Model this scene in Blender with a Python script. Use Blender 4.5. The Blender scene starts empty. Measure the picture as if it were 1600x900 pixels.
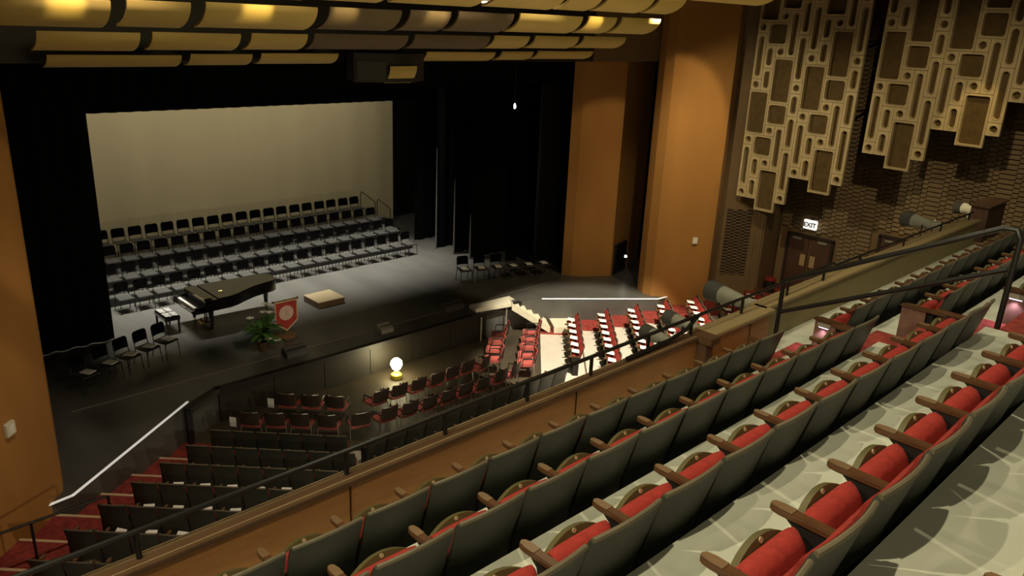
import bpy, bmesh, math, random
from mathutils import Vector, Matrix
random.seed(4)
D=bpy.data; SC=bpy.context.scene; COL=SC.collection
PI=math.pi
X0=12.16                       # centre line of the stage
# ------------------------------------------------------------------ materials
def mat(name,col,rough=.6,metal=0,noise=0,nscale=8,col2=None,emit=0,coat=0,spec=.5,bump=0,bscale=60,stretch=None,sheen=0):
    m=D.materials.new(name); m.use_nodes=True; nt=m.node_tree; b=nt.nodes['Principled BSDF']
    b.inputs['Base Color'].default_value=(*col,1); b.inputs['Roughness'].default_value=rough
    b.inputs['Metallic'].default_value=metal; b.inputs['Specular IOR Level'].default_value=spec
    if coat: b.inputs['Coat Weight'].default_value=coat; b.inputs['Coat Roughness'].default_value=.08
    if sheen: b.inputs['Sheen Weight'].default_value=sheen
    tc=nt.nodes.new('ShaderNodeTexCoord'); mp=nt.nodes.new('ShaderNodeMapping')
    nt.links.new(tc.outputs['Object'],mp.inputs['Vector'])
    if stretch: mp.inputs['Scale'].default_value=stretch
    if noise or col2:
        n=nt.nodes.new('ShaderNodeTexNoise'); n.inputs['Scale'].default_value=nscale; n.inputs['Detail'].default_value=5
        nt.links.new(mp.outputs['Vector'],n.inputs['Vector'])
        r=nt.nodes.new('ShaderNodeValToRGB'); r.color_ramp.elements[0].position=.3; r.color_ramp.elements[1].position=.7
        c2=col2 or tuple(c*(1-noise) for c in col)
        r.color_ramp.elements[0].color=(*c2,1); r.color_ramp.elements[1].color=(*col,1)
        nt.links.new(n.outputs['Fac'],r.inputs['Fac']); nt.links.new(r.outputs['Color'],b.inputs['Base Color'])
    if bump:
        n2=nt.nodes.new('ShaderNodeTexNoise'); n2.inputs['Scale'].default_value=bscale; n2.inputs['Detail'].default_value=3
        nt.links.new(mp.outputs['Vector'],n2.inputs['Vector'])
        bp=nt.nodes.new('ShaderNodeBump'); bp.inputs['Strength'].default_value=bump; bp.inputs['Distance'].default_value=.01
        nt.links.new(n2.outputs['Fac'],bp.inputs['Height']); nt.links.new(bp.outputs['Normal'],b.inputs['Normal'])
    if emit:
        b.inputs['Emission Color'].default_value=(*col,1); b.inputs['Emission Strength'].default_value=emit
    return m
M={}
M['black']=mat('black_paint',(.012,.011,.010),.55,noise=.3)
M['drape']=mat('black_velour_drape',(.0025,.0025,.0025),.95,spec=.1,noise=.3,nscale=3,stretch=(6,6,.3))
M['stage']=mat('stage_floor_paint',(.10,.098,.088),.36,col2=(.07,.068,.06),nscale=1.4,bump=.05,stretch=(1,.25,1))
M['apron']=M['stage']
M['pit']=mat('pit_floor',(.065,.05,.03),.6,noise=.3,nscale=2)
M['concrete']=mat('painted_concrete',(.56,.54,.44),.6,noise=.12,nscale=2.5,bump=.03)
M['hallconcrete']=mat('hall_concrete',(.62,.56,.47),.6,noise=.1,nscale=2.5)
M['carpet']=mat('red_patterned_carpet',(.32,.055,.04),.95,spec=.1,col2=(.16,.03,.028),nscale=9,bump=.2,bscale=120)
M['orange']=mat('orange_column_fabric',(.40,.19,.05),.8,spec=.2,noise=.13,nscale=1.1,stretch=(1.5,1.5,.5))
M['pilaster']=mat('tan_pilaster',(.36,.22,.10),.75,spec=.2,noise=.1,nscale=1.2)
M['brown']=mat('brown_wall_paint',(.20,.125,.055),.8,noise=.15,nscale=1.5)
M['brick']=mat('brown_relief_brick',(.23,.155,.075),.8,noise=.25,nscale=3)
M['dark']=mat('dark_brown_paint',(.035,.02,.012),.8,noise=.3,nscale=1)
M['wood']=mat('parapet_walnut_panel',(.36,.15,.036),.5,col2=(.29,.115,.028),nscale=3,stretch=(1,1,6))
M['tanwall']=mat('ochre_wall',(.25,.19,.085),.75,noise=.12,nscale=1.5)  # ochre colour for the parapet right of the aisle
M['caplo']=mat('dark_walnut_trim',(.10,.05,.024),.4,noise=.2,nscale=4)
M['cap']=mat('parapet_cap_laminate',(.30,.21,.11),.42,noise=.15,nscale=2,stretch=(1,8,8))
M['gold']=mat('gold_ceiling_panel_paint',(.58,.41,.12),.55,noise=.12,nscale=1.2)
M['umber']=mat('umber_ceiling_panel',(.14,.095,.05),.7,noise=.2,nscale=1.5)  # darker brown than the gold panels
M['panelback']=mat('ceiling_panel_edge',(.16,.09,.03),.7)
M['lattice']=mat('cream_lattice_plaster',(.58,.45,.24),.7,noise=.14,nscale=2.5)
M['latback']=mat('brown_speaker_cloth',(.13,.085,.035),.95,spec=.1,noise=.25,nscale=6)
M['cyc']=mat('cream_cyclorama_cloth',(.56,.48,.31),.9,spec=.1,noise=.08,nscale=.6,stretch=(1.5,1.5,.2))
M['red']=mat('red_seat_upholstery',(.30,.030,.022),.9,spec=.2,noise=.25,nscale=26,bump=.15,bscale=220)
M['olive']=mat('dark_olive_seat_shell',(.027,.029,.020),.5,noise=.15,nscale=5,spec=.4)
M['seatpan']=mat('olive_brown_seat_pan',(.095,.075,.028),.5,noise=.15,nscale=6,spec=.3)
M['edgeglint']=mat('tan_seat_edge_highlight',(.125,.10,.062),.5,noise=.15,nscale=9)
M['arm']=mat('walnut_armrest',(.10,.043,.018),.30,col2=(.062,.026,.011),nscale=6,stretch=(8,1,8))
M['armworn']=mat('worn_tan_armrest_tip',(.16,.09,.042),.45,noise=.2,nscale=12)
M['standard']=mat('black_seat_standard',(.006,.004,.0035),.6,noise=.2)
M['plate']=mat('brass_seat_number_disc',(.45,.38,.22),.45,metal=.3)
M['chairblack']=mat('black_chair_plastic',(.0013,.0012,.0011),.8,spec=.06,noise=.2)
M['chairseat']=mat('black_chair_seat_vinyl',(.052,.051,.046),.42,noise=.2,nscale=10)
M['chrome']=mat('chrome_tube',(.75,.73,.68),.22,metal=1)
M['blackmetal']=mat('black_metal_tube',(.02,.018,.016),.4,metal=.4,noise=.2)
M['pitred']=mat('pink_red_pit_seat',(.46,.10,.085),.6,noise=.15,nscale=12)
M['pitback']=mat('dark_brown_chair_back',(.035,.024,.016),.5,noise=.2)
M['paper']=mat('white_paper',(.85,.83,.76),.7,noise=.05,nscale=20)
M['piano']=mat('piano_black_lacquer',(.006,.006,.006),.12,coat=.6,noise=.1)
M['ivory']=mat('ivory_keys',(.85,.82,.72),.3,noise=.04)
M['brass']=mat('polished_brass',(.85,.62,.22),.22,metal=1)
M['podtop']=mat('podium_tan_carpet',(.36,.28,.16),.9,noise=.15,nscale=14)
M['podside']=mat('podium_oak_side',(.24,.15,.065),.5,col2=(.17,.10,.045),nscale=4,stretch=(1,1,9))
M['banner']=mat('red_banner_cloth',(.50,.055,.04),.85,noise=.15,nscale=20)
M['fringe']=mat('gold_cream_fringe',(.80,.56,.30),.8,noise=.2,nscale=40)
M['seal']=mat('cream_seal_cloth',(.86,.66,.50),.8,noise=.08,nscale=30)
M['sealink']=mat('rose_seal_thread',(.55,.25,.20),.8)
M['leaf']=mat('green_leaf',(.10,.21,.045),.5,col2=(.045,.11,.02),nscale=12)
M['petal']=mat('white_lily_petal',(.85,.84,.68),.6,noise=.08)
M['pot']=mat('brown_plant_pot',(.12,.07,.035),.6,noise=.2)
M['whitemetal']=mat('cream_painted_steps',(.72,.68,.52),.55,noise=.1,nscale=6)
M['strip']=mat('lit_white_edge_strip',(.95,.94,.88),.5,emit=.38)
M['greymetal']=mat('grey_lamp_housing',(.33,.31,.24),.45,metal=.2,noise=.15)
M['darkgrey']=mat('dark_grey_housing',(.07,.065,.055),.55,noise=.2)
M['door']=mat('dark_walnut_door',(.105,.05,.028),.5,col2=(.07,.032,.018),nscale=3,stretch=(1,5,.7))
M['doorplate']=mat('dull_brass_plate',(.55,.40,.20),.4,metal=.3,noise=.1)
M['bluewood']=mat('aisle_end_panel_veneer',(.19,.10,.07),.45,col2=(.13,.06,.045),nscale=4,stretch=(3,3,.8))
M['yellow']=mat('yellow_lamp_base',(.80,.68,.06),.45,noise=.1)
M['bulb']=mat('lit_bulb_glass',(1,.86,.48),.3,emit=60)
M['lampglow']=mat('lit_lamp_lens',(1,.85,.45),.3,emit=40)
M['exit']=mat('lit_exit_sign_face',(1,.97,.86),.4,emit=1.3)
M['exitred']=mat('exit_sign_lettering',(.05,.012,.008),.6)
M['aislelamp']=mat('lit_aisle_lamp_lens',(.86,.80,1),.3,emit=3)
M['nosing']=mat('tan_stair_nosing',(.66,.46,.28),.55,noise=.1,nscale=10)
M['tuftglint']=mat('white_tuft_reflections',(.82,.81,.76),.5,noise=.04)
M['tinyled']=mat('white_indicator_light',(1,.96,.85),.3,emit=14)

# ------------------------------------------------------------------ mesh builder
class MB:
    def __init__(s): s.v=[]; s.f=[]; s.mi=[]
    def add(s,vs,fs,mi=0):
        o=len(s.v); s.v+= [tuple(v) for v in vs]
        for f in fs: s.f.append(tuple(i+o for i in f)); s.mi.append(mi)
        return s
    def box(s,c,d,rz=0,mi=0,rx=0,ry=0):
        hx,hy,hz=d[0]/2,d[1]/2,d[2]/2
        R=Matrix.Rotation(rz,3,'Z')@Matrix.Rotation(ry,3,'Y')@Matrix.Rotation(rx,3,'X')
        vs=[R@Vector((x*hx,y*hy,z*hz))+Vector(c) for z in(-1,1) for y in(-1,1) for x in(-1,1)]
        return s.add(vs,[(0,2,3,1),(4,5,7,6),(0,1,5,4),(2,6,7,3),(0,4,6,2),(1,3,7,5)],mi)
    def prism(s,poly,z0,z1,mi=0,cap=True):
        n=len(poly)
        area=sum(poly[i][0]*poly[(i+1)%n][1]-poly[(i+1)%n][0]*poly[i][1] for i in range(n))
        if area<0: poly=poly[::-1]
        vs=[(x,y,z0) for x,y in poly]+[(x,y,z1) for x,y in poly]
        fs=[(i,(i+1)%n,n+(i+1)%n,n+i) for i in range(n)]
        if cap: fs+= [tuple(range(n-1,-1,-1)),tuple(range(n,2*n))]
        return s.add(vs,fs,mi)
    def tube(s,pts,r,n=8,mi=0,closed=False):
        pts=[Vector(p) for p in pts]; rs=r if isinstance(r,(list,tuple)) else [r]*len(pts)
        rings=[]; up=None
        for i,p in enumerate(pts):
            if i==0: t=pts[1]-p
            elif i==len(pts)-1: t=p-pts[i-1]
            else: t=(pts[i+1]-p).normalized()+(p-pts[i-1]).normalized()
            t.normalize()
            if up is None:
                up=Vector((0,0,1)) if abs(t.z)<.9 else Vector((1,0,0))
            a=t.cross(up); a.normalize(); b=a.cross(t); up=b
            rings.append([p+(a*math.cos(2*PI*k/n)+b*math.sin(2*PI*k/n))*rs[i] for k in range(n)])
        vs=[v for R in rings for v in R]; fs=[]
        for i in range(len(pts)-1):
            for k in range(n):
                fs.append((i*n+k,i*n+(k+1)%n,(i+1)*n+(k+1)%n,(i+1)*n+k))
        fs+=[tuple(range(n-1,-1,-1)),tuple((len(pts)-1)*n+k for k in range(n))]
        return s.add(vs,fs,mi)
    def lathe(s,prof,n=20,c=(0,0,0),mi=0):
        vs=[];fs=[]
        for r,z in prof:
            for k in range(n): vs.append((c[0]+r*math.cos(2*PI*k/n),c[1]+r*math.sin(2*PI*k/n),c[2]+z))
        for i in range(len(prof)-1):
            for k in range(n): fs.append((i*n+k,i*n+(k+1)%n,(i+1)*n+(k+1)%n,(i+1)*n+k))
        fs+=[tuple(range(n-1,-1,-1)),tuple((len(prof)-1)*n+k for k in range(n))]
        return s.add(vs,fs,mi)
    def sheet(s,rows,th,mi=0,nrm=None):
        """thick sheet from a grid of points; th = offset vector or distance along local normals (approx.)"""
        R=len(rows);C=len(rows[0]); P=[[Vector(p) for p in r] for r in rows]
        Q=[]
        for i in range(R):
            q=[]
            for j in range(C):
                a=P[i][min(j+1,C-1)]-P[i][max(j-1,0)]; b=P[min(i+1,R-1)][j]-P[max(i-1,0)][j]
                nn=a.cross(b); nn.normalize(); q.append(P[i][j]+nn*th)
            Q.append(q)
        vs=[p for r in P for p in r]+[p for r in Q for p in r]; o=R*C; fs=[]
        for i in range(R-1):
            for j in range(C-1):
                a,b,c,d=i*C+j,i*C+j+1,(i+1)*C+j+1,(i+1)*C+j
                fs.append((d,c,b,a)); fs.append((o+a,o+b,o+c,o+d))
        for j in range(C-1):
            fs.append((j,j+1,o+j+1,o+j)); k=(R-1)*C+j; fs.append((k+1,k,o+k,o+k+1))
        for i in range(R-1):
            a=i*C; b=(i+1)*C; fs.append((b,a,o+a,o+b)); a+=C-1;b+=C-1; fs.append((a,b,o+b,o+a))
        return s.add(vs,fs,mi)
    def mesh(s,name,mats,bevel=0,smooth=35):
        me=D.meshes.new(name); me.from_pydata(s.v,[],s.f)
        for m in mats: me.materials.append(M[m] if isinstance(m,str) else m)
        for p,i in zip(me.polygons,s.mi): p.material_index=i
        bm=bmesh.new(); bm.from_mesh(me)
        bmesh.ops.recalc_face_normals(bm,faces=bm.faces)
        if bevel: bmesh.ops.bevel(bm,geom=[e for e in bm.edges if len(e.link_faces)==2 and e.calc_face_angle(0)>.5],offset=bevel,segments=2,affect='EDGES',clamp_overlap=True)
        for f in bm.faces: f.smooth=True
        for e in bm.edges: e.smooth=(len(e.link_faces)==2 and e.calc_face_angle(0)<math.radians(smooth))
        bm.to_mesh(me); bm.free(); return me
    def build(s,name,mats,parent=None,loc=(0,0,0),rz=0,bevel=0,smooth=35):
        if isinstance(mats,str): mats=[mats]
        o=D.objects.new(name,s.mesh(name,mats,bevel,smooth)); COL.objects.link(o)
        o.location=loc; o.rotation_euler=(0,0,rz)
        if parent: o.parent=parent
        return o
def tag(o,label,cat,group=None,kind=None):
    o['label']=label; o['category']=cat
    if group: o['group']=group
    if kind: o['kind']=kind
    return o
def thing(name,label,cat,loc=(0,0,0),rz=0,group=None):
    o=D.objects.new(name,None); COL.objects.link(o); o.location=loc; o.rotation_euler=(0,0,rz); o.empty_display_size=.1
    return tag(o,label,cat,group)
def struct(o,label,cat): return tag(o,label,cat,kind='structure')
def copy_thing(root,loc,rz,label,group=None,scale=None):
    r=root.copy(); COL.objects.link(r); r.location=loc; r.rotation_euler=(0,0,rz); r['label']=label
    if group: r['group']=group
    if scale: r.scale=scale
    for c in list(root.children):
        d=c.copy(); COL.objects.link(d); d.parent=r
        for g in list(c.children):
            e=g.copy(); COL.objects.link(e); e.parent=d
    return r
def ordn(i): return ['first','second','third','fourth','fifth','sixth','seventh','eighth','ninth','tenth','eleventh','twelfth','thirteenth','fourteenth','fifteenth','sixteenth','seventeenth','eighteenth','nineteenth','twentieth'][i]

# ================================================================== SETTING
# stage platform
outline=[(-1.2,14.5),(3.08,14.54),(6.2,16.9),(7.05,17.3),(17.27,17.3),(18.12,16.9),(21.24,14.54),(25.3,14.5),(25.3,29.2),(-1.2,29.2)]
struct(MB().prism(outline,-1.4,0).build('floor_stage','stage'),'dark painted stage floor','floor')
# black lip along the front of the pit, with its corner post
lip=MB()
pl=[(6.1,16.62),(7.05,17.22),(17.27,17.22)]
for a,b in zip(pl,pl[1:]):
    L=math.hypot(b[0]-a[0],b[1]-a[1]); an=math.atan2(b[1]-a[1],b[0]-a[0])
    lip.box(((a[0]+b[0])/2,(a[1]+b[1])/2,-.06),(L+.08,.16,.13),an)
lip.box((6.1,16.62,-.5),(.13,.13,.95))
struct(lip.build('trim_1','black'),'black lip along the stage front above the pit','trim')
# panelled pit wall under the lip
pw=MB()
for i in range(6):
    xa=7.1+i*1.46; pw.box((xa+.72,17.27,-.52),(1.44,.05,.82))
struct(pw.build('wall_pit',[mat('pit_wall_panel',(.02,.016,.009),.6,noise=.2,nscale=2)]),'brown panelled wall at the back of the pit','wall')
# white strips on the slanting stage edges
for nm,pts in (('trim_2',[(2.65,14.50),(3.10,14.56),(6.22,16.92)]),('trim_3',[(18.05,16.95),(21.22,14.55),(21.75,14.5)])):
    s=MB()
    for a,b in zip(pts,pts[1:]):
        L=math.hypot(b[0]-a[0],b[1]-a[1]); s.box(((a[0]+b[0])/2,(a[1]+b[1])/2,.012),(L,.045,.025),math.atan2(b[1]-a[1],b[0]-a[0]))
    struct(s.build(nm,'strip'),'white strip along the slanting stage edge','trim')
s=MB(); s.box((X0-.4,18.05,.004),(15.4,.03,.008))
struct(s.build('trim_4',[mat('stage_seam_metal',(.22,.20,.16),.4,metal=.3)]),'thin metal seam across the stage apron','trim')
# pit floor and raked hall floor
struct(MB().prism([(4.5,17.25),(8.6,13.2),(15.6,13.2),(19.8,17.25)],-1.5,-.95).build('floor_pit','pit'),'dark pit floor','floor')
def zk(k): return -.9+.16*k
def cl(k): return 21.40-1.35*k
def cy(k): return 12.80-.95*k
def ee(k): return -9.45-.09*k
hall=MB(); carL=MB(); carR=MB(); nos=MB(); nosR=MB()
def mir(poly): return [(24.32-x,y) for x,y in poly]
for k in range(9):
    c0=cl(k); y0=cy(k)
    c1l=22.75 if k==0 else cl(k-1); c1r=23.25 if k==0 else cl(k-1); y1=13.5 if k==0 else cy(k-1)
    e=ee(k)
    def El(c,ex): return ((c+ex)/2,(c-ex)/2)
    Lp=[El(c0,e),El(c1l,e),(c1l-y1,y1),(c0-y0,y0)]
    Rp=mir([El(c0,e),El(c1r,e),(c1r-y1,y1),(c0-y0,y0)])
    z=zk(k); hall.prism(Lp,-2.2,z); hall.prism(Rp,-2.2,z)
    hall.prism([(c0-y0,y0),(c1l-y1,y1),(24.32-(c1r-y1),y1),(24.32-(c0-y0),y0)],-2.2,z)
    w=6.5 if k>2 else 5
    cp=[El(c0,e-w),El(c1l,e-w),El(c1l,e),El(c0,e)]
    carL.prism(cp,-2.2,z); carR.prism(mir([El(c0,e-w),El(c1r,e-w),El(c1r,e),El(c0,e)]),-2.2,z)
    if k>0:
        for f,nn in ((lambda q:q,nos),(mir,nosR)):
            a=El(c1l,e-w); b=El(c1l,e); d=.045
            nn.prism(f([(a[0],a[1]),(b[0],b[1]),(b[0]-d,b[1]-d),(a[0]-d,a[1]-d)]),z-.02,z+.012)
struct(hall.build('floor_hall','hallconcrete'),'pale concrete raked floor of the hall','floor')
struct(carL.build('floor_aisle_left','carpet'),'red carpet of the left side aisle','floor')
struct(carR.build('floor_aisle_right','carpet'),'red carpet of the right side aisle','floor')
struct(nos.build('trim_5','nosing'),'tan nosings on the left aisle steps','trim')
# columns
def column(pts,z0,z1,sub=7):
    # fluted facade: shallow facets along the plan polyline
    m=MB(); m.prism(pts,z0,z1); return m
RP=[(21.50,15.66),(21.30,15.28),(21.30,14.93),(21.62,14.52),(21.98,14.14),(22.34,13.82),(22.62,13.60)]
RPfull=RP+[(23.2,14.3),(22.6,15.66)]
struct(column(RPfull,-1.4,11).build('wall_column_right','orange',smooth=12),'tall orange faceted column right of the stage','column')
LPf=[(24.32-x,y) for x,y in RPfull]
LPf=[(2.88,15.66),(3.12,15.24),(3.02,14.86),(2.70,14.50),(2.3,14.12),(1.95,13.80),(1.68,13.58),(1.1,14.3),(1.7,15.66)]
struct(column(LPf,-1.4,11).build('wall_column_left','orange',smooth=12),'tall orange faceted column left of the stage','column')
BP=[(20.58,18.42),(20.72,18.08),(21.02,17.80),(21.45,17.52),(21.95,17.25),(24.6,18.05),(24.5,18.9),(21.2,18.9)]
struct(column(BP,0,11).build('wall_column_back','orange',smooth=12),'orange column standing behind the right stage opening','column')
# pilaster strip and flat wall with the vent, both house right
pw=MB(); pw.prism([(22.62,13.60),(23.13,13.74),(23.35,14.1),(22.9,14.2)],-1.4,11)
struct(pw.build('wall_pilaster_right','pilaster'),'tan pilaster strip beside the right column','wall')
vd=Vector((.7,-.714,0)); vn=Vector((-.714,-.7,0)); vp0=Vector((23.13,13.76,0))
vw=MB()
def vpt(s,d,z): q=vp0+vd*s+vn*d; return (q.x,q.y,z)
vw.prism([vpt(0,0,0)[:2],vpt(1.55,0,0)[:2],vpt(1.62,-.6,0)[:2],vpt(0,-.6,0)[:2]],-1.4,11)
vw.box(vpt(1.40,.0,5),(.30,.10,12),math.atan2(-.714,.7))
# relief vent: five columns of little hoods
vang=math.atan2(-.714,.7)
for ci in range(5):
    wd=.17 if ci%2==0 else .12
    s0=.32+ci*.165
    for ri in range(21-(ci%2)):
        z=.80+ri*.108+(.054 if ci%2 else 0)
        q=vpt(s0,.02,z); vw.box(q,(wd,.05,.03),vang,mi=1)
        q=vpt(s0,.012,z+.05); vw.box(q,(wd,.03,.066),vang,mi=2)  # dark slabs: shade in the gaps between hoods put into colour
struct(vw.build('wall_vent','brown brick dark'.split()),'flat brown wall with a relief vent','wall')
# header over the side opening and above the proscenium
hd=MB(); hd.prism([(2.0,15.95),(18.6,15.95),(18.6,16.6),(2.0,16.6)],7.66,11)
struct(hd.build('wall_header','black'),'header wall over the stage opening, blackened for shade','wall')  # unlit stretch of the brown header: its shade is put into the black
hd=MB(); hd.prism([(18.6,15.9),(21.5,15.9),(22.3,15.6),(22.95,17.0),(22.95,18.6),(20.6,18.6),(20.6,16.6),(18.6,16.6)],7.66,11)
struct(hd.build('wall_header_side','brown'),'brown header wall over the right side opening','wall')
hd=MB(); hd.box((22.62,17.40,.55),(1.0,.10,1.1),.27); struct(hd.build('trim_9','black'),'black box for the shade in a low opening beside the back column','trim')  # solid box: the dark inside the opening is put into its black
# dark backing of the wing
wg=MB(); wg.box((25.0,18.5,4),(.1,9,8)); wg.box((24.0,16.3,4),(2.4,.1,10)); wg.box((22.8,20.0,5),(4.2,.08,10))
struct(wg.build('wall_wing_right','black'),'black wall of the right wing','wall')
wl=MB(); wl.box((-1.2,20,5),(.2,19,12)); wl.box((12,29.2,5),(27,.2,12)); wl.box((25.3,24.2,5),(.2,10,12))
struct(wl.build('wall_stage','black'),'black stage walls','wall')
# ceilings
ce=MB(); ce.box((12,12,12.2),(27,36,.2)); struct(ce.build('ceiling','dark'),'dark ceiling above the gold panels','ceiling')
rt_=MB(); rt_.box((24.75,12.74,4.6),(1.3,.16,13)); struct(rt_.build('wall_return','brown'),'brown return wall between the vent wall and the door wall','wall')
# right wall with relief bricks
rw=MB(); rw.box((25.35,3.6,4.6),(.3,18.0,15.2))
doors=[(10.66,12.21,.0,2.26),(6.2,9.21,.2,2.8)]
y=12.5; wds=[.24,.16,.24,.16,.42,.16,.24,.16]; ci=0
while y>1.0:
    wd=wds[ci%8]
    nz=62
    for r in range(nz):
        z=.15+r*.138+(.069 if ci%2 else 0)
        if any(y-wd<d1+.14 and y>d0-.14 and z<d3+.14 for d0,d1,d2,d3 in doors): continue
        a,b=y-wd+.006,y-.006
        # hood: sloping top, deep underside
        vs=[(25.2,a,z),(25.2,b,z),(25.2,b,z+.10),(25.2,a,z+.10),(25.12,a,z),(25.12,b,z),(25.165,b,z+.10),(25.165,a,z+.10)]
        rw.add(vs,[(4,5,6,7),(0,4,7,3),(1,2,6,5),(0,1,5,4),(3,7,6,2)],1)
    y-=wd; ci+=1
struct(rw.build('wall_right','brown brick'.split()),'brown relief brick wall on the right','wall')
lw=MB(); lw.box((-1.15,5,4.6),(.3,19,15.2)); struct(lw.build('wall_left','dark'),'brown wall on the left','wall')
# doors in the right wall
def door(name,y0,y1,z0,z1,leaves,label):
    o=thing(name,label,'door',(25.17,(y0+y1)/2,z0)); o['kind']='structure'
    W=y1-y0; H=z1-z0
    f=MB(); f.box((0,-W/2,H/2),(.12,.09,H)); f.box((0,W/2,H/2),(.12,.09,H)); f.box((0,0,H),(.12,W+.09,.09)); f.build('door_frame','dark',o)
    for i in range(leaves):
        w=W/leaves-.06; yc=-W/2+W/leaves*(i+.5)
        d=MB(); d.box((0,yc,H/2),(.05,w,H-.03)); lf=d.build('door_leaf','door',o,bevel=.004)
        p=MB(); s=-1 if i==1 else 1
        p.box((-.03,yc+s*(w/2-.14),1.42 if z0<.1 else 1.2),(.012,.18,.40)); q=p.build('push_plate','doorplate',lf,bevel=.003); q['label']='dull brass push plate'
        c=MB(); c.box((-.05,yc-s*(w/2-.30),H-.12),(.07,.32,.07)); c.build('door_closer','greymetal',lf,bevel=.005)
    return o
door('door_1',10.66,12.21,0,2.26,2,'dark wooden double door with brass push plates under the exit sign')
door('door_2',6.4,9.21,.2,2.8,2,'dark doorway in the brick wall behind the parapet lamps')
# ------------------------------------------------------------------ balcony
tierz=[4.70+.468*k for k in range(7)]
ris=[3.79,2.84,1.90,.95,.01,-.93,-1.9]         # y of the riser behind row k
bf=MB()
for k in range(7):
    ya=5.0 if k==0 else ris[k-1]
    yb=ris[k] if k<6 else -4
    bf.prism([(-1,yb),(8.28,yb),(8.28,ya),(-1,ya)],tierz[k]-.9,tierz[k])
    sh=-.27
    bf.prism([(9.28,yb+sh),(18,yb+sh),(18,ya+(sh if k else 0)),(9.28,ya+(sh if k else 0))],tierz[k]-.9,tierz[k])
struct(bf.build('floor_balcony','concrete'),'pale painted concrete tiers of the balcony','floor')
ac=MB()
for k in range(6):
    ya=5.0 if k==0 else ris[k-1]-.1
    ac.prism([(8.28,ris[k]-.1),(9.28,ris[k]-.1),(9.28,ya),(8.28,ya)],tierz[k]-.9,tierz[k]+.005)
    ac.prism([(8.28,ris[k]-.1),(9.28,ris[k]-.1),(9.28,ris[k]+.40),(8.28,ris[k]+.40)],tierz[k],tierz[k]+.24)
struct(ac.build('floor_aisle_balcony','carpet',bevel=.02),'red carpeted aisle steps of the balcony','floor')
pp=MB(); pp.box((3.13,4.77,4.0),(9.45,.10,2.36)); pp.box((8.6,4.74,4.0),(1.5,.24,2.36))
struct(pp.build('wall_balcony_front','wood'),'brown wooden balcony parapet','wall')
pp=MB(); pp.box((13.7,4.86,4.0),(8.7,.26,2.36))
struct(pp.build('wall_balcony_side','tanwall'),'ochre balcony parapet right of the aisle','wall')
cp=MB(); cp.box((3.13,4.77,5.195),(9.45,.17,.035)); cp.box((3.13,4.72,5.215),(9.45,.018,.012),mi=1); cp.box((3.13,4.815,5.225),(9.45,.022,.03),mi=1)
struct(cp.build('trim_6',['caplo','cap'],bevel=.004),'thin wooden cap of the balcony parapet','trim')
cp=MB(); cp.box((8.62,4.74,5.2),(1.62,.30,.05)); cp.box((13.7,4.83,5.2),(8.7,.27,.05))
struct(cp.build('trim_7',[mat('tan_cap_laminate',(.30,.21,.10),.45,noise=.12)],bevel=.008),'wide tan cap of the parapet near the aisle','trim')
pj=MB()
for xj in (2.93,5.62,8.85): pj.box((xj,4.715 if xj<8 else 4.615,4.6),(.018,.014,1.1))
pj.box((7.86,4.66,4.60),(.15,.16,1.16)); pj.box((7.86,4.68,5.19),(.20,.34,.09))
struct(pj.build('trim_8','caplo',bevel=.02),'brown joints and post of the parapet','trim')

# ------------------------------------------------------------------ stage drapes and cyclorama
def drape(name,x0,x1,y,z0,z1,label,wave=.055,n=None,cat='curtain',m='drape',amp_y=True):
    n=n or int((x1-x0)/.09); rows=[]
    for z in (z0,(z0+z1)/2,z1):
        rows.append([(x0+(x1-x0)*j/n,y+wave*math.sin(j*PI/2.6+.4*math.sin(j*.7)),z) for j in range(n+1)])
    b=MB(); b.sheet(rows,.02); o=b.build(name,m,smooth=80); tag(o,label,cat); return o
drape('stage_curtain',-1.0,6.22,21.75,.02,9,'black velour leg curtain hanging left of the choir chairs')
drape('stage_curtain',19.0,24.8,25.2,.02,9,'black leg curtain farthest upstage, right of the pale backdrop')
h1=drape('stage_curtain',19.02,24.8,23.8,.02,9,'black leg curtain, second from the pale backdrop')
h2=drape('stage_curtain',19.06,24.8,22.75,.02,9,'black leg curtain, third from the pale backdrop')
h3=drape('stage_curtain',19.15,24.8,21.9,.02,9,'black leg curtain behind the right row of stage chairs')
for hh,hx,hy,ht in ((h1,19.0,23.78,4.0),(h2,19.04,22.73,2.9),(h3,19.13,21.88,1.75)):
    b=MB(); b.tube([(hx,hy,.03),(hx,hy,ht*.5),(hx,hy,ht)],[.035,.025,.006],6); q=b.build('lit_edge',[mat('grey_curtain_lit_edge',(.16,.16,.15),.8)],hh); q['label']='pale grey strip for light on the curtain edge'  # pale tube: light caught on the curtain edge put in as grey
drape('stage_border',-1.0,25.0,24.8,5.70,9.6,'black border curtain hanging over the choir risers')
drape('stage_border',-1.0,20.5,19.0,6.75,10.5,'black border curtain hanging just behind the stage opening')
b=MB(); n=60; rows=[]
for z in (.02,3.0,6.4):
    rows.append([(4.5+(20.15-4.5)*j/n,28.3+.02*math.sin(j*1.3),z) for j in range(n+1)])
b.sheet(rows,.02); tag(b.build('backdrop','cyc',smooth=80),'tall cream cyclorama backdrop behind the choir chairs','backdrop')

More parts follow.
